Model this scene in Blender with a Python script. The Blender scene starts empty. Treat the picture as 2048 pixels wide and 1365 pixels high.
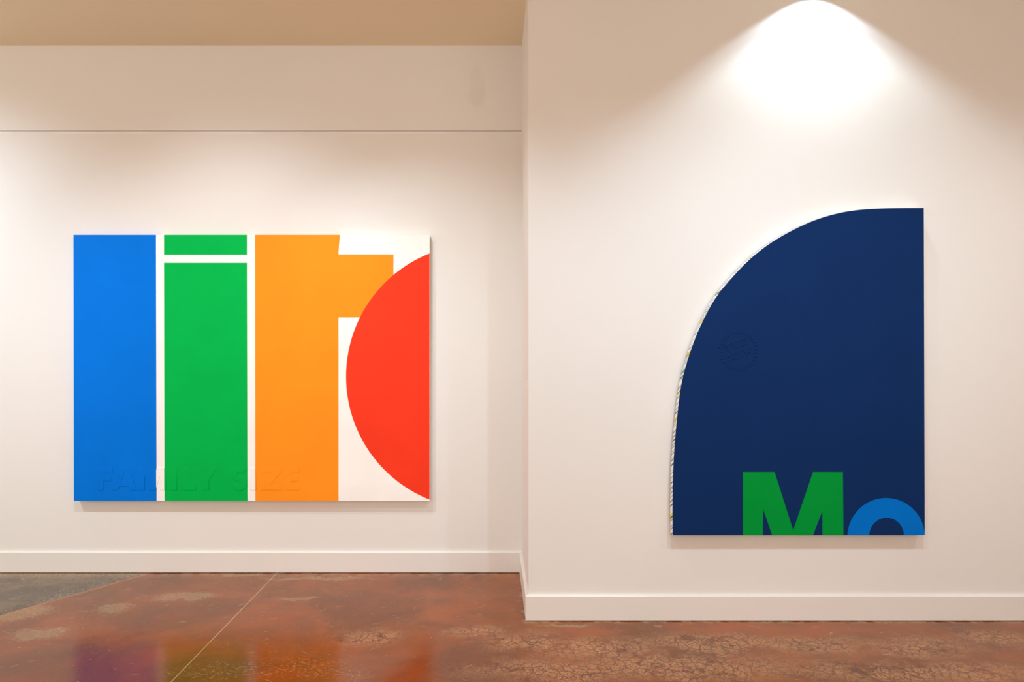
import bpy, bmesh, math, random
from mathutils import Vector, Matrix
from mathutils.geometry import delaunay_2d_cdt

scene = bpy.context.scene
C = scene.collection

# ------------------------------------------------------------------ camera
F = 1365.33            # focal length in pixels of the 2048 px frame (24 mm on 36 mm)
EYE = 1.54
VX, VY = 983.0, 705.0  # vanishing point of the lines running into the room
cam_data = bpy.data.cameras.new('camera')
cam_data.sensor_width = 36.0
cam_data.lens = 24.0
cam_data.shift_x = (1024 - VX) / 2048
cam_data.shift_y = (VY - 682.5) / 2048
cam_data.clip_start = 0.05
cam = bpy.data.objects.new('camera', cam_data)
C.objects.link(cam)
cam.location = (0, 0, EYE)
cam.rotation_euler = (math.pi / 2, 0, 0)
scene.camera = cam

# ------------------------------------------------------------------ view
scene.view_settings.view_transform = 'Standard'
scene.view_settings.look = 'None'
scene.view_settings.exposure = 0.0
scene.view_settings.gamma = 1.0
scene.view_settings.use_curve_mapping = False

# ------------------------------------------------------------------ world and lamps
world = bpy.data.worlds.new('gallery_ambient')
scene.world = world
world.use_nodes = True
bg = world.node_tree.nodes['Background']
bg.inputs['Color'].default_value = (1.0, 0.87, 0.745, 1)
bg.inputs['Strength'].default_value = 1.78

def spot(name, loc, target, power, size, blend, radius, color=(1, 0.86, 0.72)):
    ld = bpy.data.lights.new(name, 'SPOT')
    ld.energy = power
    ld.spot_size = math.radians(size)
    ld.spot_blend = blend
    ld.shadow_soft_size = radius
    ld.color = color
    o = bpy.data.objects.new(name, ld)
    C.objects.link(o)
    o.location = loc
    o.rotation_euler = (Vector(target) - Vector(loc)).to_track_quat('-Z', 'Y').to_euler()
    return o

spot('wall_washer', (1.845, 3.745, 3.68), (1.845, 3.76, 1.0), 22, 115, 0.16, 0.02, (0.66, 0.83, 1.0))
spot('wall_washer', (1.845, 3.56, 3.66), (1.845, 3.68, 1.0), 32, 115, 0.35, 0.035, (0.72, 0.92, 1.0))  # second spot added to broaden the one washer's scallop
spot('ceiling_or_fill_spot', (-1.75, 2.85, 3.55), (-1.75, 4.774, 0.7), 126, 90, 1.0, 0.03, (0.84, 0.89, 1.0))
spot('ceiling_or_fill_spot', (-1.75, 2.85, 3.55), (-1.75, 4.774, 1.3), 36, 90, 1.0, 0.03, (0.72, 0.93, 1.0))
spot('ceiling_or_fill_spot', (-4.2, 2.85, 3.55), (-4.2, 4.774, 0.9), 240, 110, 1.0, 0.03, (0.66, 0.85, 1.0))
spot('ceiling_or_fill_spot', (-0.95, 3.15, 3.55), (-0.25, 4.774, 0.5), 104, 86, 1.0, 0.03, (0.78, 0.93, 1.0))  # fill spot added to brighten the corner end of the back wall
spot('ceiling_or_fill_spot', (0.75, 2.0, 3.6), (0.95, 3.923, 0.0), 98, 92, 1.0, 0.03, (0.64, 0.83, 1.0))
spot('ceiling_or_fill_spot', (3.1, 1.9, 3.6), (3.1, 3.923, -0.1), 72, 92, 1.0, 0.03, (0.90, 0.95, 1.0))  # unseen fill spot added to lift the lower part of the right wall
spot('ceiling_or_fill_spot', (1.45, 1.9, 3.6), (2.1, 3.923, 0.35), 128, 98, 1.0, 0.03, (0.68, 0.87, 1.0))

# ------------------------------------------------------------------ key places
BACK = 4.774           # left wall plane
FRONT = 3.923          # right wall plane
CORNER = 0.2126        # x of the wall return
CEIL = 3.687

def P(px, py, y):
    "point on the plane at distance y that the photograph shows at px, py"
    return ((px - VX) * y / F, EYE - (py - VY) * y / F)

def G(px, py):
    "point on the floor"
    y = F * EYE / (py - VY)
    return ((px - VX) * y / F, y)

# ------------------------------------------------------------------ colour and materials
def lin(c):
    r = []
    for v in c:
        v /= 255.0
        r.append(v / 12.92 if v <= 0.04045 else ((v + 0.055) / 1.055) ** 2.4)
    return (r[0], r[1], r[2], 1)

class NT:
    "small helper for node materials"
    def __init__(self, name):
        self.m = bpy.data.materials.new(name)
        self.m.use_nodes = True
        self.t = self.m.node_tree
        self.b = self.t.nodes['Principled BSDF']
    def n(self, kind, **kw):
        nd = self.t.nodes.new(kind)
        for k, v in kw.items():
            setattr(nd, k, v)
        return nd
    def put(self, sock, v):
        if isinstance(v, bpy.types.NodeSocket):
            self.t.links.new(v, sock)
        else:
            sock.default_value = v
    def math(self, op, a, b=0.0, c=0.0, clamp=False):
        nd = self.n('ShaderNodeMath', operation=op, use_clamp=clamp)
        self.put(nd.inputs[0], a); self.put(nd.inputs[1], b); self.put(nd.inputs[2], c)
        return nd.outputs[0]
    def vmath(self, op, a, b=(0, 0, 0)):
        nd = self.n('ShaderNodeVectorMath', operation=op)
        self.put(nd.inputs[0], a)
        if op == 'SCALE':
            self.put(nd.inputs[3], b)
        else:
            self.put(nd.inputs[1], b)
        return nd.outputs[1] if op in ('LENGTH', 'DISTANCE', 'DOT_PRODUCT') else nd.outputs[0]
    def mix(self, f, a, b):
        nd = self.n('ShaderNodeMix', data_type='RGBA')
        self.put(nd.inputs[0], f); self.put(nd.inputs[6], a); self.put(nd.inputs[7], b)
        return nd.outputs[2]
    def remap(self, v, a, b, c=0.0, d=1.0, smooth=True):
        nd = self.n('ShaderNodeMapRange', interpolation_type='SMOOTHSTEP' if smooth else 'LINEAR')
        for i, x in enumerate((v, a, b, c, d)):
            self.put(nd.inputs[i], x)
        return nd.outputs[0]
    def noise(self, vec, scale, detail=3.0, rough=0.5, dist=0.0, color=False):
        nd = self.n('ShaderNodeTexNoise')
        self.put(nd.inputs['Vector'], vec)
        nd.inputs['Scale'].default_value = scale
        nd.inputs['Detail'].default_value = detail
        nd.inputs['Roughness'].default_value = rough
        nd.inputs['Distortion'].default_value = dist
        return nd.outputs[1 if color else 0]
    def obj(self):
        return self.n('ShaderNodeTexCoord').outputs['Object']
    def sep(self, v):
        nd = self.n('ShaderNodeSeparateXYZ'); self.put(nd.inputs[0], v)
        return nd.outputs
    def xyz(self, x, y, z):
        nd = self.n('ShaderNodeCombineXYZ')
        for i, v in enumerate((x, y, z)):
            self.put(nd.inputs[i], v)
        return nd.outputs[0]
    def bump(self, h, strength, dist=0.002):
        nd = self.n('ShaderNodeBump')
        nd.inputs['Strength'].default_value = strength
        nd.inputs['Distance'].default_value = dist
        self.put(nd.inputs['Height'], h)
        self.t.links.new(nd.outputs[0], self.b.inputs['Normal'])
    def set(self, color=None, rough=None, spec=None):
        if color is not None: self.put(self.b.inputs['Base Color'], color)
        if rough is not None: self.put(self.b.inputs['Roughness'], rough)
        if spec is not None: self.put(self.b.inputs['Specular IOR Level'], spec)
        return self.m

def wall_paint(name, base, seam=None, stain=None):
    k = NT(name)
    v = k.obj()
    big = k.noise(v, 0.9, 2)
    col = k.mix(k.remap(big, 0.3, 0.7, 0, 1), base, tuple(min(1, c * 1.025) for c in base[:3]) + (1,))
    if seam:                                   # filler smeared unevenly just under the reveal line
        s = k.sep(v)
        band = k.math('MULTIPLY', k.remap(s[2], seam - 0.020, seam - 0.014), k.remap(s[2], seam - 0.002, seam - 0.0))
        top = k.math('SUBTRACT', 1.0, k.remap(s[2], seam - 0.003, seam - 0.001))
        low = k.remap(s[2], seam - 0.022, seam - 0.013)
        patch = k.remap(k.noise(k.xyz(s[0], 0.0, k.math('MULTIPLY', s[2], 8.0)), 1.9, 3), 0.46, 0.56)
        f = k.math('MULTIPLY', k.math('MULTIPLY', top, low), k.math('MULTIPLY', patch, 0.75))
        col = k.mix(f, col, lin((243, 240, 240)))
    if stain:                                  # faint patched area
        wob = k.vmath('SCALE', k.noise(v, 9.0, 2, color=True), 0.06)
        q = k.vmath('ADD', v, wob)
        for (sx, sz, rx, rz, amt) in stain:
            d = k.vmath('LENGTH', k.vmath('MULTIPLY', k.vmath('SUBTRACT', q, (sx + .03, 0, sz + .03)), (1 / rx, 0, 1 / rz)))
            f = k.math('MULTIPLY', k.remap(d, 0.75, 1.1, 1, 0), amt)
            col = k.mix(f, col, (base[0] * .78, base[1] * .74, base[2] * .70, 1))
    fine = k.noise(v, 260.0, 3, 0.6)
    k.bump(fine, 0.10, 0.0008)
    return k.set(col, 0.62, 0.25)

WALL = (0.80, 0.772, 0.742, 1)
m_wall_back = wall_paint('warm_white_wall_paint', WALL, seam=3.0865,
                         stain=[(-0.10, 3.40, 0.055, 0.17, 0.13), (-0.11, 3.33, 0.075, 0.06, 0.11)])
m_wall = wall_paint('warm_white_wall_paint_plain', WALL)
m_ceiling = wall_paint('tan_ceiling_paint', (0.88, 0.75, 0.54, 1))
k = NT('white_trim_paint'); m_trim = k.set((0.80, 0.765, 0.73, 1), 0.38, 0.45)
k = NT('shadow_gap'); m_gap = k.set((0.05, 0.04, 0.035, 1), 0.9, 0.1)
k = NT('white_plastic'); m_plastic = k.set((0.80, 0.76, 0.72, 1), 0.35, 0.5)

def paint(name, rgb, rough=0.55, spec=0.05):
    k = NT(name)
    v = k.obj()
    c = lin(rgb)
    n = k.noise(v, 3.2, 3)
    col = k.mix(k.remap(n, 0.25, 0.75), tuple(x * 0.965 for x in c[:3]) + (1,), tuple(min(1, x * 1.03) for x in c[:3]) + (1,))
    weave = k.noise(k.vmath('MULTIPLY', v, (1, 1, 1)), 420.0, 2, 0.6)
    k.bump(weave, 0.06, 0.0006)
    return k.set(col, rough, spec)

m_white = paint('white_canvas', (250, 247, 243))
m_blue = paint('blue_acrylic', (0, 116, 222))
m_green = paint('green_acrylic', (0, 180, 76))
m_orange = paint('orange_acrylic', (255, 148, 34))
m_red = paint('red_acrylic', (244, 62, 36))
m_navy = paint('navy_acrylic', (14, 45, 94))
m_deepgreen = paint('deep_green_acrylic', (0, 148, 56))
m_midblue = paint('mid_blue_acrylic', (0, 112, 206))
k = NT('raw_pine'); m_pine = k.set(lin((205, 180, 140)), 0.7, 0.2)

# side of the quarter-round canvas: white with navy drips and yellow / green smears
k = NT('dripped_canvas_side')
v = k.obj(); s = k.sep(v)
slant = k.math('ADD', s[2], k.math('MULTIPLY', s[1], 0.5))
along = k.math('ADD', slant, k.math('MULTIPLY', s[0], 1.0))
n1 = k.noise(k.xyz(along, 0.0, 0.0), 75.0, 2, 0.7)
n2 = k.noise(k.xyz(k.math('ADD', along, 9.0), 0.0, 0.0), 11.0, 2, 0.6)
n3 = k.noise(k.xyz(k.math('ADD', along, 21.0), 0.0, 0.0), 9.0, 2, 0.6)
reach = k.noise(k.xyz(along, 0.0, 3.0), 40.0, 1)
col = k.mix(k.remap(n2, 0.60, 0.62), lin((246, 244, 240)), lin((240, 214, 40)))
col = k.mix(k.remap(n3, 0.62, 0.64), col, lin((30, 140, 95)))
col = k.mix(k.remap(n1, 0.535, 0.55), col, lin((12, 20, 50)))
m_side = k.set(col, 0.55, 0.25)

# ------------------------------------------------------------------ floor material
k = NT('stained_concrete')
v = k.obj(); s = k.sep(v)
wob = k.vmath('SCALE', k.vmath('SUBTRACT', k.noise(v, 5.0, 4, 0.6, color=True), (0.5, 0.5, 0.5)), 0.22)
q = k.vmath('ADD', v, wob)
mott = k.noise(v, 1.7, 5, 0.6, 0.6)
mott2 = k.noise(k.vmath('ADD', v, (7, 3, 0)), 4.5, 5, 0.65, 0.4)
fine = k.noise(v, 150.0, 4, 0.7)
col = k.mix(k.remap(mott, 0.32, 0.68), lin((114, 58, 17)), lin((154, 78, 23)))
col = k.mix(k.math('MULTIPLY', k.remap(mott2, 0.45, 0.70), 0.5), col, lin((118, 70, 34)))
col = k.mix(k.math('MULTIPLY', k.remap(k.noise(k.vmath('ADD', v, (2, 9, 0)), 2.6, 4), 0.50, 0.70), 0.4), col, lin((162, 72, 12)))
def blobs(lst):
    acc = 0.0
    for (px, py, rpx, rpy) in lst:
        gx, gy = G(px, py)
        rx = rpx * gy / F
        ry = abs(G(px, py - rpy)[1] - G(px, py + rpy)[1]) / 2
        d = k.vmath('LENGTH', k.vmath('MULTIPLY', k.vmath('SUBTRACT', q, (gx, gy, 0)), (1 / rx, 1 / ry, 0)))
        acc = k.math('MAXIMUM', acc, k.remap(d, 0.25, 1.45, 1, 0))
    return acc
# pale worn patches
pale = blobs([(222, 1217, 42, 13), (370, 1193, 62, 9), (75, 1268, 62, 13), (30, 1225, 70, 22),
              (600, 1196, 46, 5), (640, 1158, 110, 4), (470, 1151, 60, 3),
              (1140, 1252, 60, 4), (1307, 1252, 12, 3)])
grit = k.remap(k.noise(v, 55.0, 5, 0.85), 0.42, 0.60)
dis = k.remap(k.noise(v, 48.0, 5, 0.85), 0.32, 0.68, 0, 1, False)
palef = k.remap(k.math('SUBTRACT', pale, dis), -0.35, 0.25)
col = k.mix(k.math('MULTIPLY', k.math('MULTIPLY', palef, k.remap(grit, 0, 1, 0.35, 1.0)), 0.66), col, lin((178, 156, 120)))
# crackled zones
crk_zone = blobs([(735, 1276, 70, 16), (960, 1262, 60, 14), (1050, 1285, 90, 22), (1200, 1295, 140, 24),
                  (1420, 1288, 160, 22), (1620, 1290, 110, 22), (1360, 1335, 260, 30), (1120, 1340, 200, 24),
                  (1840, 1295, 110, 22), (1980, 1275, 80, 16), (1780, 1345, 230, 22), (1950, 1345, 120, 20)])
vor = k.n('ShaderNodeTexVoronoi', feature='DISTANCE_TO_EDGE')
cw = k.vmath('ADD', v, k.vmath('SCALE', k.noise(v, 28.0, 3, color=True), 0.035))
k.put(vor.inputs['Vector'], cw); vor.inputs['Scale'].default_value = 20.0
vor2 = k.n('ShaderNodeTexVoronoi', feature='DISTANCE_TO_EDGE')
k.put(vor2.inputs['Vector'], cw); vor2.inputs['Scale'].default_value = 52.0
line = k.remap(vor.outputs['Distance'], 0.02, 0.09, 1, 0)
line2 = k.remap(vor2.outputs['Distance'], 0.02, 0.13, 1, 0)
patchn = k.remap(k.noise(v, 7.0, 6, 0.75), 0.36, 0.52)
fleck = k.remap(k.noise(v, 90.0, 4, 0.8), 0.38, 0.56)
zone = k.math('MULTIPLY', crk_zone, patchn)
col = k.mix(k.math('MULTIPLY', k.math('MULTIPLY', zone, fleck), 0.85), col, lin((206, 150, 104)))
crack = k.math('MAXIMUM', line, k.math('MULTIPLY', line2, 0.45))
col = k.mix(k.math('MULTIPLY', k.math('MULTIPLY', crk_zone, crack), 0.8), col, lin((84, 38, 20)))
chips = k.math('MULTIPLY', blobs([(440, 1342, 100, 20), (600, 1335, 90, 24), (700, 1350, 60, 14)]), k.remap(k.noise(k.vmath('MULTIPLY', v, (0.6, 1, 1)), 75.0, 5, 0.75), 0.53, 0.60))
col = k.mix(k.math('MULTIPLY', chips, 0.7), col, lin((186, 142, 104)))
# rust band beside the right wall
rust = blobs([(1180, 1262, 70, 8), (1460, 1258, 150, 9), (1650, 1262, 110, 12), (1500, 1262, 60, 6)])
col = k.mix(k.math('MULTIPLY', rust, 0.6), col, lin((168, 82, 38)))
# dusty strip along the skirting boards
dust_b = k.math('MULTIPLY', k.remap(s[1], 4.63, 4.755), k.math('SUBTRACT', 1.0, k.remap(s[0], 0.16, 0.2)))
dust_f = k.math('MULTIPLY', k.remap(s[1], 3.86, 3.905), k.remap(s[0], 0.16, 0.2))
dust = k.math('MULTIPLY', k.math('MAXIMUM', k.math('MULTIPLY', dust_b, 0.5), dust_f), k.remap(k.noise(v, 14.0, 4, 0.7), 0.42, 0.58))
col = k.mix(k.math('MULTIPLY', dust, 0.75), col, lin((178, 146, 112)))
# grey slab in the left corner
p0 = Vector(G(0, 1232)); p1 = Vector(G(287, 1150))
dr = (p1 - p0).normalized(); nr = Vector((-dr.y, dr.x))      # points to the left
wl = k.vmath('ADD', v, k.vmath('SCALE', k.vmath('SUBTRACT', k.noise(v, 9.0, 3, color=True), (0.5, 0.5, 0.5)), 0.035))
sd = k.math('SUBTRACT', k.vmath('DOT_PRODUCT', wl, (nr.x, nr.y, 0)), nr.dot(p0))
inside = k.remap(sd, -0.004, 0.012)
greycol = k.mix(k.remap(k.noise(v, 4.0, 5, 0.65), 0.38, 0.62), lin((76, 62, 46)), lin((112, 92, 68)))
greycol = k.mix(k.math('MULTIPLY', k.remap(k.noise(v, 60.0, 4, 0.75), 0.5, 0.66), k.remap(sd, 0.02, 0.16, 0.9, 0.15)), greycol, lin((176, 156, 128)))
greycol = k.mix(k.math('MULTIPLY', k.remap(s[1], 4.60, 4.75), k.remap(grit, 0, 1, 0.2, 0.8)), greycol, lin((176, 142, 104)))
rim = k.math('MULTIPLY', k.remap(sd, -0.03, -0.005), k.remap(sd, 0.0, 0.01, 1, 0))
col = k.mix(k.math('MULTIPLY', rim, 0.5), col, lin((196, 122, 76)))
col = k.mix(inside, col, greycol)
# saw-cut joint
cut = k.math('ABSOLUTE', k.math('SUBTRACT', s[0], -1.4955))
jf = k.remap(cut, 0.0016, 0.0028, 1, 0)
# scratches and specks
def scratch(scale, ang, lo, off):
    c0, s0 = math.cos(ang), math.sin(ang)
    r1 = k.vmath('DOT_PRODUCT', v, (c0, s0, 0)); r2 = k.vmath('DOT_PRODUCT', v, (-s0, c0, 0))
    return k.remap(k.noise(k.xyz(k.math('MULTIPLY', r1, 0.09), r2, off), scale, 2, 0.5), lo, lo + 0.02)
sc = k.math('MAXIMUM', scratch(90, 0.15, 0.72, 1.0), scratch(80, 0.9, 0.73, 5.0))
sc = k.math('MAXIMUM', sc, scratch(90, -0.6, 0.73, 8.0))
col = k.mix(k.math('MULTIPLY', sc, 0.55), col, lin((214, 180, 140)))
sv = k.n('ShaderNodeTexVoronoi', feature='F1')
k.put(sv.inputs['Vector'], v); sv.inputs['Scale'].default_value = 22.0
speck = k.math('MULTIPLY', k.remap(sv.outputs['Distance'], 0.045, 0.075, 1, 0), k.remap(k.sep(sv.outputs['Color'])[0], 0.80, 0.82))
col = k.mix(speck, col, lin((222, 190, 150)))
col = k.mix(k.math('MULTIPLY', k.remap(fine, 0.3, 0.7), 0.16), col, lin((96, 56, 36)))
col = k.mix(k.math('MULTIPLY', jf, 0.9), col, lin((206, 178, 138)))
rough = k.math('ADD', k.remap(mott2, 0.3, 0.7, 0.13, 0.22), k.math('MULTIPLY', k.math('MAXIMUM', k.math('MULTIPLY', zone, 0.8), pale), 0.16))
h = k.math('SUBTRACT', k.math('MULTIPLY', k.noise(v, 70.0, 3, 0.6), 0.25), k.math('MULTIPLY', k.math('MULTIPLY', crk_zone, crack), 0.5))
k.bump(k.math('SUBTRACT', h, k.math('MULTIPLY', jf, 1.0)), 0.12, 0.002)
m_floor = k.set(col, rough, 0.34)

# ------------------------------------------------------------------ mesh helpers
def link(name, bm, mats, parent=None, smooth=False):
    me = bpy.data.meshes.new(name)
    bmesh.ops.recalc_face_normals(bm, faces=bm.faces)
    bm.to_mesh(me); bm.free()
    for m in (mats if isinstance(mats, (list, tuple)) else [mats]):
        me.materials.append(m)
    if smooth:
        for p in me.polygons: p.use_smooth = True
    o = bpy.data.objects.new(name, me)
    C.objects.link(o)
    if parent: o.parent = parent
    return o

def prism(bm, pts, z0, z1):
    "vertical prism over a floor outline"
    a = [bm.verts.new((x, y, z0)) for x, y in pts]
    b = [bm.verts.new((x, y, z1)) for x, y in pts]
    bm.faces.new(a); bm.faces.new(b)
    n = len(pts)
    for i in range(n):
        bm.faces.new((a[i], a[(i + 1) % n], b[(i + 1) % n], b[i]))

def box(bm, x0, x1, y0, y1, z0, z1):
    prism(bm, [(x0, y0), (x1, y0), (x1, y1), (x0, y1)], z0, z1)

def structure(o):
    o['kind'] = 'structure'
    return o

def thing(name, label, cat, loc):
    o = bpy.data.objects.new(name, None)
    C.objects.link(o)
    o.location = loc
    o['label'] = label; o['category'] = cat
    return o

XL, XR, YN = -8.0, 5.5, -2.5
# floor
bm = bmesh.new(); prism(bm, [(XL, YN), (XR, YN), (XR, 5.0), (XL, 5.0)], -0.12, 0.0)
structure(link('floor', bm, m_floor))
# ceiling
bm = bmesh.new(); prism(bm, [(XL, YN), (XR, YN), (XR, FRONT), (CORNER, FRONT), (CORNER, BACK), (XL, BACK)], CEIL, CEIL + 0.15)
structure(link('ceiling', bm, m_ceiling))

# back wall with the recessed reveal line at z = 3.09
SEAM0, SEAM1 = 3.0865, 3.0925
bm = bmesh.new()
prof = [(BACK, 0), (BACK, SEAM0), (BACK + .02, SEAM0), (BACK + .02, SEAM1), (BACK, SEAM1), (BACK, CEIL), (BACK + .2, CEIL), (BACK + .2, 0)]
a = [bm.verts.new((XL, y, z)) for y, z in prof]
b = [bm.verts.new((CORNER, y, z)) for y, z in prof]
bm.faces.new(a); bm.faces.new(b)
for i in range(len(prof)):
    f = bm.faces.new((a[i], a[(i + 1) % 8], b[(i + 1) % 8], b[i]))
    if i in (1, 2, 3): f.material_index = 1
structure(link('wall_back', bm, [m_wall_back, m_gap]))
# return wall and right wall, mitred together at the outer corner
bm = bmesh.new(); prism(bm, [(CORNER, BACK + .2), (CORNER, FRONT), (CORNER + .2, FRONT + .2), (CORNER + .2, BACK + .2)], 0, CEIL)
structure(link('wall_side', bm, m_wall))
bm = bmesh.new(); prism(bm, [(CORNER, FRONT), (XR, FRONT), (XR, FRONT + .2), (CORNER + .2, FRONT + .2)], 0, CEIL)
structure(link('wall_right', bm, m_wall))

bm = bmesh.new(); prism(bm, [(5.3, YN), (5.5, YN), (5.5, FRONT), (5.3, FRONT)], 0, CEIL)  # unseen side wall, added so the light drops off toward the right
structure(link('wall_added_right', bm, m_wall))

# skirting boards: profile swept between mitred ends, small gap above the floor
BT, BH, GAP, CH = 0.018, 0.147, 0.005, 0.006
def skirting(name, w0, w1, f0, f1):
    "w = wall end points, f = matching front-face end points"
    bm = bmesh.new()
    def ring(w, f):
        w, f = Vector(w), Vector(f)
        def at(t, z):
            p = w.lerp(f, t)
            return bm.verts.new((p.x, p.y, z))
        return [at(0, GAP), at(1, GAP), at(1, BH - CH), at(1 - .17, BH - .0018), at(1 - .34, BH), at(0, BH)]
    r0, r1 = ring(w0, f0), ring(w1, f1)
    bm.faces.new(r0); bm.faces.new(r1)
    for i in range(6):
        bm.faces.new((r0[i], r0[(i + 1) % 6], r1[(i + 1) % 6], r1[i]))
    return structure(link(name, bm, m_trim))
skirting('baseboard_back', (XL, BACK), (CORNER, BACK), (XL, BACK - BT), (CORNER - BT, BACK - BT))
skirting('baseboard_side', (CORNER, BACK), (CORNER, FRONT), (CORNER - BT, BACK - BT), (CORNER - BT, FRONT - BT))
skirting('baseboard_right', (CORNER, FRONT), (5.3, FRONT), (CORNER - BT, FRONT - BT), (5.3, FRONT - BT))

# ------------------------------------------------------------------ raised lettering
def fill_curve(loops, depth, bevel, place):
    "filled outlines -> bmesh with softly bevelled relief; place maps 2D to 3D"
    cu = bpy.data.curves.new('tmp', 'CURVE')
    cu.dimensions = '2D'; cu.fill_mode = 'BOTH'
    cu.extrude = depth; cu.bevel_depth = bevel; cu.bevel_resolution = 1; cu.offset = -bevel
    for lp in loops:
        sp = cu.splines.new('POLY')
        sp.points.add(len(lp) - 1)
        for p, (x, y) in zip(sp.points, lp): p.co = (x, y, 0, 1)
        sp.use_cyclic_u = True
    o = bpy.data.objects.new('tmp', cu)
    C.objects.link(o)
    dg = bpy.context.evaluated_depsgraph_get()
    me = bpy.data.meshes.new_from_object(o.evaluated_get(dg))
    bm = bmesh.new(); bm.from_mesh(me)
    bpy.data.objects.remove(o); bpy.data.curves.remove(cu); bpy.data.meshes.remove(me)
    for v_ in bm.verts:
        v_.co = place(v_.co)
    return bm

def s_outline(x0, x1, y0, y1, w):
    "bold S between x0..x1 and y0 (top) ..y1 (bottom), stroke w"
    cx = (x0 + x1) / 2; h = y1 - y0
    ctr = []
    rx = (x1 - x0 - w) / 2; ry = (h / 2 + w / 2 - w) / 2
    ct = y0 + w / 2 + ry; cb = y1 - w / 2 - ry
    for i in range(13):
        a = math.radians(-25 - i * (245 - 0) / 12)
        ctr.append((cx + rx * math.cos(a), ct + ry * math.sin(a)))
    for i in range(13):
        a = math.radians(-90 + i * (245) / 12)
        ctr.append((cx + rx * math.cos(a), cb + ry * math.sin(a)))
    L, R = [], []
    for i, p in enumerate(ctr):
        q0 = ctr[max(0, i - 1)]; q1 = ctr[min(len(ctr) - 1, i + 1)]
        dx, dy = q1[0] - q0[0], q1[1] - q0[1]
        m = math.hypot(dx, dy) or 1
        nx, ny = -dy / m * w / 2, dx / m * w / 2
        L.append((p[0] + nx, p[1] + ny)); R.append((p[0] - nx, p[1] - ny))
    return [L + R[::-1]]

T, B = 936, 981
LET = {
 'F': [[(196, T), (225, T), (225, 946.5), (208, 946.5), (208, 953.5), (222, 953.5), (222, 963), (208, 963), (208, B), (196, B)]],
 'A': [[(238, T), (258, T), (273, B), (260, B), (257.5, 973.5), (238.5, 973.5), (236, B), (223, B)],
       [(248, 946), (243, 962.5), (253, 962.5)]],
 'M': [[(277, T), (296, T), (305, 964), (314, T), (333, T), (333, B), (320.5, B), (320.5, 952), (311, B), (299, B), (289.5, 952), (289.5, B), (277, B)]],
 'I': [[(340, T), (354, T), (354, B), (340, B)]],
 'L': [[(365, T), (378, T), (378, 970.5), (392, 970.5), (392, B), (365, B)]],
 'Y': [[(387, T), (403, T), (411, 952), (419, T), (434, T), (418, 962), (418, B), (404.5, B), (404.5, 962)]],
 'S': s_outline(463, 494, 934.5, 982.5, 11),
 'I2': [[(500, T), (513, T), (513, B), (500, B)]],
 'Z': [[(524, T), (563, T), (563, 944), (541, 970.5), (562, 970.5), (562, B), (521, B), (521, 971.5), (544, 946), (524, 946)]],
 'E': [[(571, T), (599, T), (599, 946), (584, 946), (584, 953.5), (597, 953.5), (597, 963), (584, 963), (584, 970.5), (600, 970.5), (600, B), (571, B)]],
}

# ------------------------------------------------------------------ canvases
def inside_poly(pt, poly):
    x, y = pt; c = False
    for i in range(len(poly)):
        x0, y0 = poly[i]; x1, y1 = poly[i - 1]
        if (y0 > y) != (y1 > y) and x < (x1 - x0) * (y - y0) / (y1 - y0) + x0:
            c = not c
    return c

def canvas_mesh(outline, regions, plane, thick, root, side_mat=None, side_idx=None):
    """One stretched canvas: front face divided along the painted outlines (pixel coords, later regions on top),
    with its sides wrapped back; returned in coordinates relative to root."""
    def w(p):
        X, Z = P(p[0], p[1], plane)
        return (X, Z)
    verts, edges = [], []
    def loop(pts):
        base = len(verts)
        verts.extend(Vector(w(p)) for p in pts)
        n = len(pts)
        edges.extend((base + i, base + (i + 1) % n) for i in range(n))
    loop(outline)
    for poly, _ in regions: loop(poly)
    vs, es, fs, *_ = delaunay_2d_cdt(verts, edges, [], 0, 1e-6)
    wout = [w(p) for p in outline]
    wreg = [([w(p) for p in poly], mi) for poly, mi in regions]
    bm = bmesh.new()
    bv = [bm.verts.new((v_.x, plane, v_.y)) for v_ in vs]
    for f in fs:
        cxy = sum((vs[i] for i in f), Vector((0, 0))) / len(f)
        if not inside_poly(cxy, wout): continue
        fc = bm.faces.new([bv[i] for i in f])
        for poly, mi in wreg:
            if inside_poly(cxy, poly): fc.material_index = mi
    for v_ in [v_ for v_ in bm.verts if not v_.link_faces]: bm.verts.remove(v_)
    # sides
    edge = [e for e in bm.edges if len(e.link_faces) == 1]
    front = {e: e.link_faces[0].material_index for e in edge}
    back = {}
    for e in edge:
        for v_ in e.verts:
            if v_ not in back: back[v_] = bm.verts.new((v_.co.x, plane + thick, v_.co.z))
    for e in edge:
        v0, v1 = e.verts
        f = bm.faces.new((v0, v1, back[v1], back[v0]))
        f.material_index = side_idx(v0.co, v1.co, front[e])
    for v_ in bm.verts: v_.co -= Vector(root)
    return bm

def stretcher(name, x0, x1, z0, z1, y0, y1, root, parent):
    bm = bmesh.new()
    box(bm, x0 - root[0], x1 - root[0], y0 - root[1], y1 - root[1], z0 - root[2], z1 - root[2])
    return link(name, bm, m_pine, parent)

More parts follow.
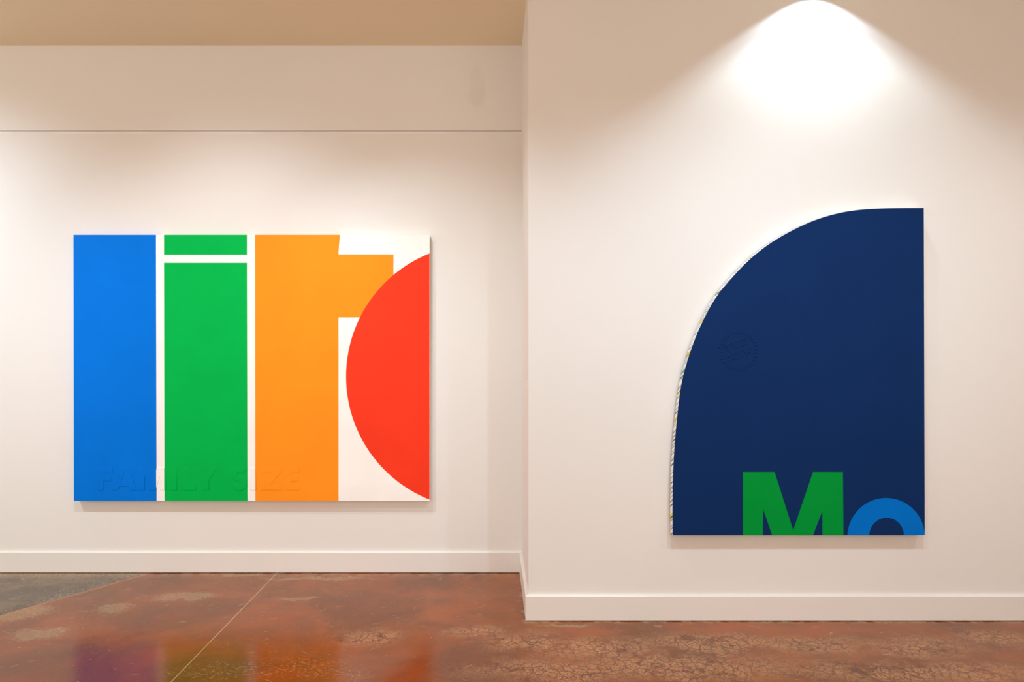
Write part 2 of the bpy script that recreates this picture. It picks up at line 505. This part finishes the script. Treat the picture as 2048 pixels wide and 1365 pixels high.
# --- left painting
TH = 0.045
pl = BACK - TH - 0.010
xc, zb = P(503, 1002, pl)
rootL = (xc, pl, zb)
tL = thing('painting', 'wide white canvas with blue, green and orange bars and red disc segment', 'painting', rootL)
def rect(x0, y0, x1, y1): return [(x0, y0), (x1, y0), (x1, y1), (x0, y1)]
RC = (957.4, 753.6, 265.4)
ang0 = math.acos((859.0 - RC[0]) / RC[2])
disc = [(RC[0] + RC[2] * math.cos(a), RC[1] + RC[2] * math.sin(a)) for a in [ang0 + (2 * math.pi - 2 * ang0) * i / 96 for i in range(97)]]
disc[0] = (859.0, disc[0][1]); disc[-1] = (859.0, disc[-1][1])
regsL = [
    ([(147, 470), (312, 470), (313.3, 1002.5), (147.8, 1002.5)], 1),
    (rect(328, 470, 494, 510), 2),
    ([(328, 526), (494, 526), (495, 1002.5), (329, 1002.5)], 2),
    ([(510, 470), (680, 470), (678.2, 490), (677, 509.3), (787, 509.3), (787, 635.5), (677, 635.5), (677, 1002.5), (510.8, 1002.5)], 3),
    (disc, 4),
]
outL = [(147, 470), (859, 470), (859, 1002.5), (147.8, 1002.5)]
bm = canvas_mesh(outL, regsL, pl, TH, rootL, side_idx=lambda a_, b_, m_: 0 if abs(a_.x - b_.x) < 1e-3 and a_.x > 0 - .5 else m_)
cv = link('canvas', bm, [m_white, m_blue, m_green, m_orange, m_red], tL)
x0, ztop = P(147.8, 470, pl); x1, zbot = P(859, 1002.5, pl)
for (a0, a1, b0, b1) in ((x0 + .004, x1 - .004, ztop - .05, ztop - .004), (x0 + .004, x1 - .004, zbot + .004, zbot + .05),
                         (x0 + .004, x0 + .05, zbot + .05, ztop - .05), (x1 - .05, x1 - .004, zbot + .05, ztop - .05)):
    stretcher('stretcher_bar', a0, a1, b0, b1, pl + .004, pl + TH + .006, rootL, tL)
# raised words
def letter_bm(loops, plane, root, lift, bevel, tr=lambda p: p):
    S = plane / F
    def place(co):
        return Vector(((co.x), plane - co.z, co.y)) - Vector(root)
    lps = [[P(*tr(p), plane) for p in lp] for lp in loops]
    return fill_curve(lps, lift, bevel, place)
for key, loops in LET.items():
    bm = letter_bm(loops, pl, rootL, 0.0005, 0.0012)
    for cutpx in (312.7, 328.6, 494.8, 510.6):
        cxw = P(cutpx, 960, pl)[0] - rootL[0]
        bmesh.ops.bisect_plane(bm, geom=bm.verts[:] + bm.edges[:] + bm.faces[:], plane_co=(cxw, 0, 0), plane_no=(1, 0, 0), dist=1e-6)
    edgesx = [P(c_, 960, pl)[0] - rootL[0] for c_ in (312.7, 328.6, 494.8, 510.6)]
    for f in bm.faces:
        cx_ = f.calc_center_median().x
        idx = sum(cx_ > e_ for e_ in edgesx)
        f.material_index = (1, 0, 2, 0, 3)[idx]
    o = link('raised_letter', bm, [m_white, m_blue, m_green, m_orange], tL)

# --- right painting
pr = FRONT - 0.050 - 0.010
arc_px = [(1345.3, 1071), (1345, 1040), (1345, 1000), (1346.2, 944), (1348.3, 905), (1351, 869), (1354.5, 832), (1359, 793), (1364.2, 762),
          (1371.6, 733), (1380, 706), (1392, 673), (1406, 642), (1423, 609.5), (1440, 584), (1455, 566), (1477, 541.5), (1503, 516),
          (1538, 488.5), (1570, 469), (1600, 453.5), (1632, 440), (1666, 429.5), (1700, 422.5), (1740, 418.3), (1785, 416.8), (1847.6, 416.3)]
def catmull(pts, n=5):
    out = []
    for i in range(len(pts) - 1):
        p0 = pts[max(0, i - 1)]; p1 = pts[i]; p2 = pts[i + 1]; p3 = pts[min(len(pts) - 1, i + 2)]
        for j in range(n):
            t = j / n
            out.append(tuple(0.5 * ((2 * b_) + (-a_ + c_) * t + (2 * a_ - 5 * b_ + 4 * c_ - d_) * t * t + (-a_ + 3 * b_ - 3 * c_ + d_) * t ** 3)
                             for a_, b_, c_, d_ in zip(p0, p1, p2, p3)))
    out.append(pts[-1])
    return out
arc = catmull(arc_px)
outR = arc + [(1849.6, 1071)]
GM = [(1485.8, 944.7), (1549.2, 944.7), (1586.3, 1061.4), (1626, 944.7), (1685.8, 944.7), (1686.9, 1071), (1644.8, 1071), (1644.6, 1023),
      (1626, 1071), (1544.2, 1071), (1526.2, 1018.4), (1525.7, 1071), (1485.8, 1071)]
def arch(cx, cy, rx, ry, cut, n=64):
    a0 = math.asin((cut - cy) / ry) if abs(cut - cy) < ry else 0
    return [(cx + rx * math.cos(t), cy + ry * math.sin(t)) for t in [math.pi - a0 + (math.pi + 2 * a0) * i / n for i in range(n + 1)]]
oa = arch(1772.2, 1075, 77.5, 78.3, 1071)
ia = arch(1773.2, 1071.5, 34.6, 35.2, 1071)
for lst in (oa, ia):
    lst[0] = (lst[0][0], 1071); lst[-1] = (lst[-1][0], 1071)
OO = oa + ia[::-1]
xc, zb = P(1597, 1071, pr)
rootR = (xc, pr, zb)
tR = thing('painting', 'navy quarter-round canvas with green M and blue arch on the right wall', 'painting', rootR)
def side_r(a_, b_, m_):
    hor = abs(a_.z - b_.z) < 1e-4
    if hor: return 1 if a_.z > 1.5 else m_
    if a_.x > P(1840, 0, pr)[0]: return 0
    return 4
bm = canvas_mesh(outR, [(outR, 1), (GM, 2), (OO, 3)], pr, 0.05, rootR, side_idx=side_r)
link('canvas', bm, [m_white, m_navy, m_deepgreen, m_midblue, m_side], tR)
xr = P(1847, 0, pr)[0]; xl = P(1345, 0, pr)[0]; zt = P(0, 416.3, pr)[1]; zb0 = P(0, 1071, pr)[1]
stretcher('stretcher_bar', xr - .05, xr - .004, zb0 + .004, zt - .004, pr + .004, pr + .056, rootR, tR)
stretcher('stretcher_bar', xl + .004, xr - .05, zb0 + .004, zb0 + .05, pr + .004, pr + .056, rootR, tR)
# raised round seal reading THE NEW
SC = (1477, 701); SA = math.radians(-21)
def seal_tr(p):
    x, y = p
    return (SC[0] + x * math.cos(SA) - y * math.sin(SA), SC[1] + x * math.sin(SA) + y * math.cos(SA))
def slab(ch, x, y, w_, h_, s_=3.2, b_=2.4):
    "slab-serif capitals, top-left x, y"
    r = lambda a0, a1, c0, c1: [(x + a0, y + a1), (x + c0, y + a1), (x + c0, y + c1), (x + a0, y + c1)]
    m_ = w_ / 2
    def L(pts): return [[(x + a_, y + c_) for a_, c_ in pts]]
    if ch == 'T':
        return L([(0, 0), (w_, 0), (w_, 5), (w_ - 2, 5), (w_ - 2.6, b_), (m_ + s_ / 2, b_), (m_ + s_ / 2, h_ - b_), (m_ + 4, h_ - b_), (m_ + 4, h_),
                  (m_ - 4, h_), (m_ - 4, h_ - b_), (m_ - s_ / 2, h_ - b_), (m_ - s_ / 2, b_), (2.6, b_), (2, 5), (0, 5)])
    if ch == 'H':
        a_ = 1.8; q_ = a_ + s_; c_ = q_ + 1.4
        return L([(0, 0), (c_, 0), (c_, b_), (q_, b_), (q_, m_h - 1.3), (w_ - q_, m_h - 1.3), (w_ - q_, b_), (w_ - c_, b_), (w_ - c_, 0), (w_, 0), (w_, b_),
                  (w_ - a_, b_), (w_ - a_, h_ - b_), (w_, h_ - b_), (w_, h_), (w_ - c_, h_), (w_ - c_, h_ - b_), (w_ - q_, h_ - b_), (w_ - q_, m_h + 1.3),
                  (q_, m_h + 1.3), (q_, h_ - b_), (c_, h_ - b_), (c_, h_), (0, h_), (0, h_ - b_), (a_, h_ - b_), (a_, b_), (0, b_)])
    if ch == 'E':
        a_ = 1.8; q_ = a_ + s_
        return L([(0, 0), (w_, 0), (w_, 4.6), (w_ - 2, 4.6), (w_ - 2.6, b_), (q_, b_), (q_, m_h - 1.2), (w_ - 4, m_h - 1.2), (w_ - 4, m_h + 1.2), (q_, m_h + 1.2),
                  (q_, h_ - b_), (w_ - 2.6, h_ - b_), (w_ - 2, h_ - 4.6), (w_, h_ - 4.6), (w_, h_), (0, h_), (0, h_ - b_), (a_, h_ - b_), (a_, b_), (0, b_)])
    if ch == 'N':
        a_ = 1.6; q_ = a_ + 2.4
        return L([(0, 0), (5.2, 0), (w_ - q_, h_ - 5.5), (w_ - q_, b_), (w_ - 5.6, b_), (w_ - 5.6, 0), (w_, 0), (w_, b_), (w_ - a_, b_), (w_ - a_, h_), (w_ - 4.4, h_),
                  (q_, 5.0), (q_, h_ - b_), (5.6, h_ - b_), (5.6, h_), (0, h_), (0, h_ - b_), (a_, h_ - b_), (a_, b_), (0, b_)])
    if ch == 'W':
        return L([(0, 0), (6.4, 0), (6.4, b_), (5.0, b_), (6.6, h_ - 5), (m_ - 1.2, 1.5), (m_ + 1.2, 1.5), (w_ - 6.6, h_ - 5), (w_ - 5.0, b_), (w_ - 6.4, b_), (w_ - 6.4, 0),
                  (w_, 0), (w_, b_), (w_ - 1.6, b_), (w_ - 5.0, h_), (w_ - 7.6, h_), (m_, 6.5), (7.6, h_), (5.0, h_), (1.6, b_), (0, b_)])
m_h = 6.75
LETH = 13.5
loops = []
x_ = -25
for ch, w_ in (('T', 14), ('H', 15.5), ('E', 13.5)):
    loops.append(slab(ch, x_, -19.5, w_, LETH)); x_ += w_ + 1.8
x_ = -25
for ch, w_ in (('N', 15), ('E', 13), ('W', 19)):
    loops.append(slab(ch, x_, 1.5, w_, LETH)); x_ += w_ + 1.6
for lp in loops:
    bm = letter_bm(lp, pr, rootR, 0.0010, 0.0010, seal_tr)
    link('raised_letter', bm, m_navy, tR)
# toothed ring: one raised part
ring = []
nt = 30
for i in range(nt):
    a0 = 2 * math.pi * i / nt
    tooth = []
    for da, r_ in ((0.10, 33.0), (0.34, 40.0), (0.62, 40.5), (0.58, 33.0)):
        a_ = a0 + da * 2 * math.pi / nt
        tooth.append((r_ * math.cos(a_), r_ * math.sin(a_)))
    ring.append(tooth)
bm = letter_bm(ring, pr, rootR, 0.0010, 0.0010, seal_tr)
link('raised_ring', bm, m_navy, tR)

# ------------------------------------------------------------------ switch on the return wall
sy, sz = 4.03, P(0, 780, 4.03)[1]
tS = thing('light_switch', 'small white switch plate on the narrow return wall beside the corner', 'light switch', (CORNER, sy, sz))
bm = bmesh.new()
pts = [(-.0, -.036, -.046), (-.0, .036, -.046), (-.0, .036, .046), (-.0, -.036, .046)]
a = [bm.verts.new(p) for p in pts]
b = [bm.verts.new((-.004, p[1], p[2])) for p in pts]
c = [bm.verts.new((-.0065, p[1] * .92, p[2] * .94)) for p in pts]
bm.faces.new(a); bm.faces.new(c)
for i in range(4):
    j = (i + 1) % 4
    bm.faces.new((a[i], a[j], b[j], b[i])); bm.faces.new((b[i], b[j], c[j], c[i]))
link('plate', bm, m_plastic, tS)
bm = bmesh.new()
r0 = [bm.verts.new(p) for p in ((-.006, -.005, -.011), (-.006, .005, -.011), (-.006, .005, .011), (-.006, -.005, .011))]
r1 = [bm.verts.new(p) for p in ((-.014, -.004, .001), (-.014, .004, .001), (-.013, .004, .009), (-.013, -.004, .009))]
bm.faces.new(r0); bm.faces.new(r1)
for i in range(4):
    j = (i + 1) % 4
    bm.faces.new((r0[i], r0[j], r1[j], r1[i]))
link('toggle', bm, m_plastic, tS)
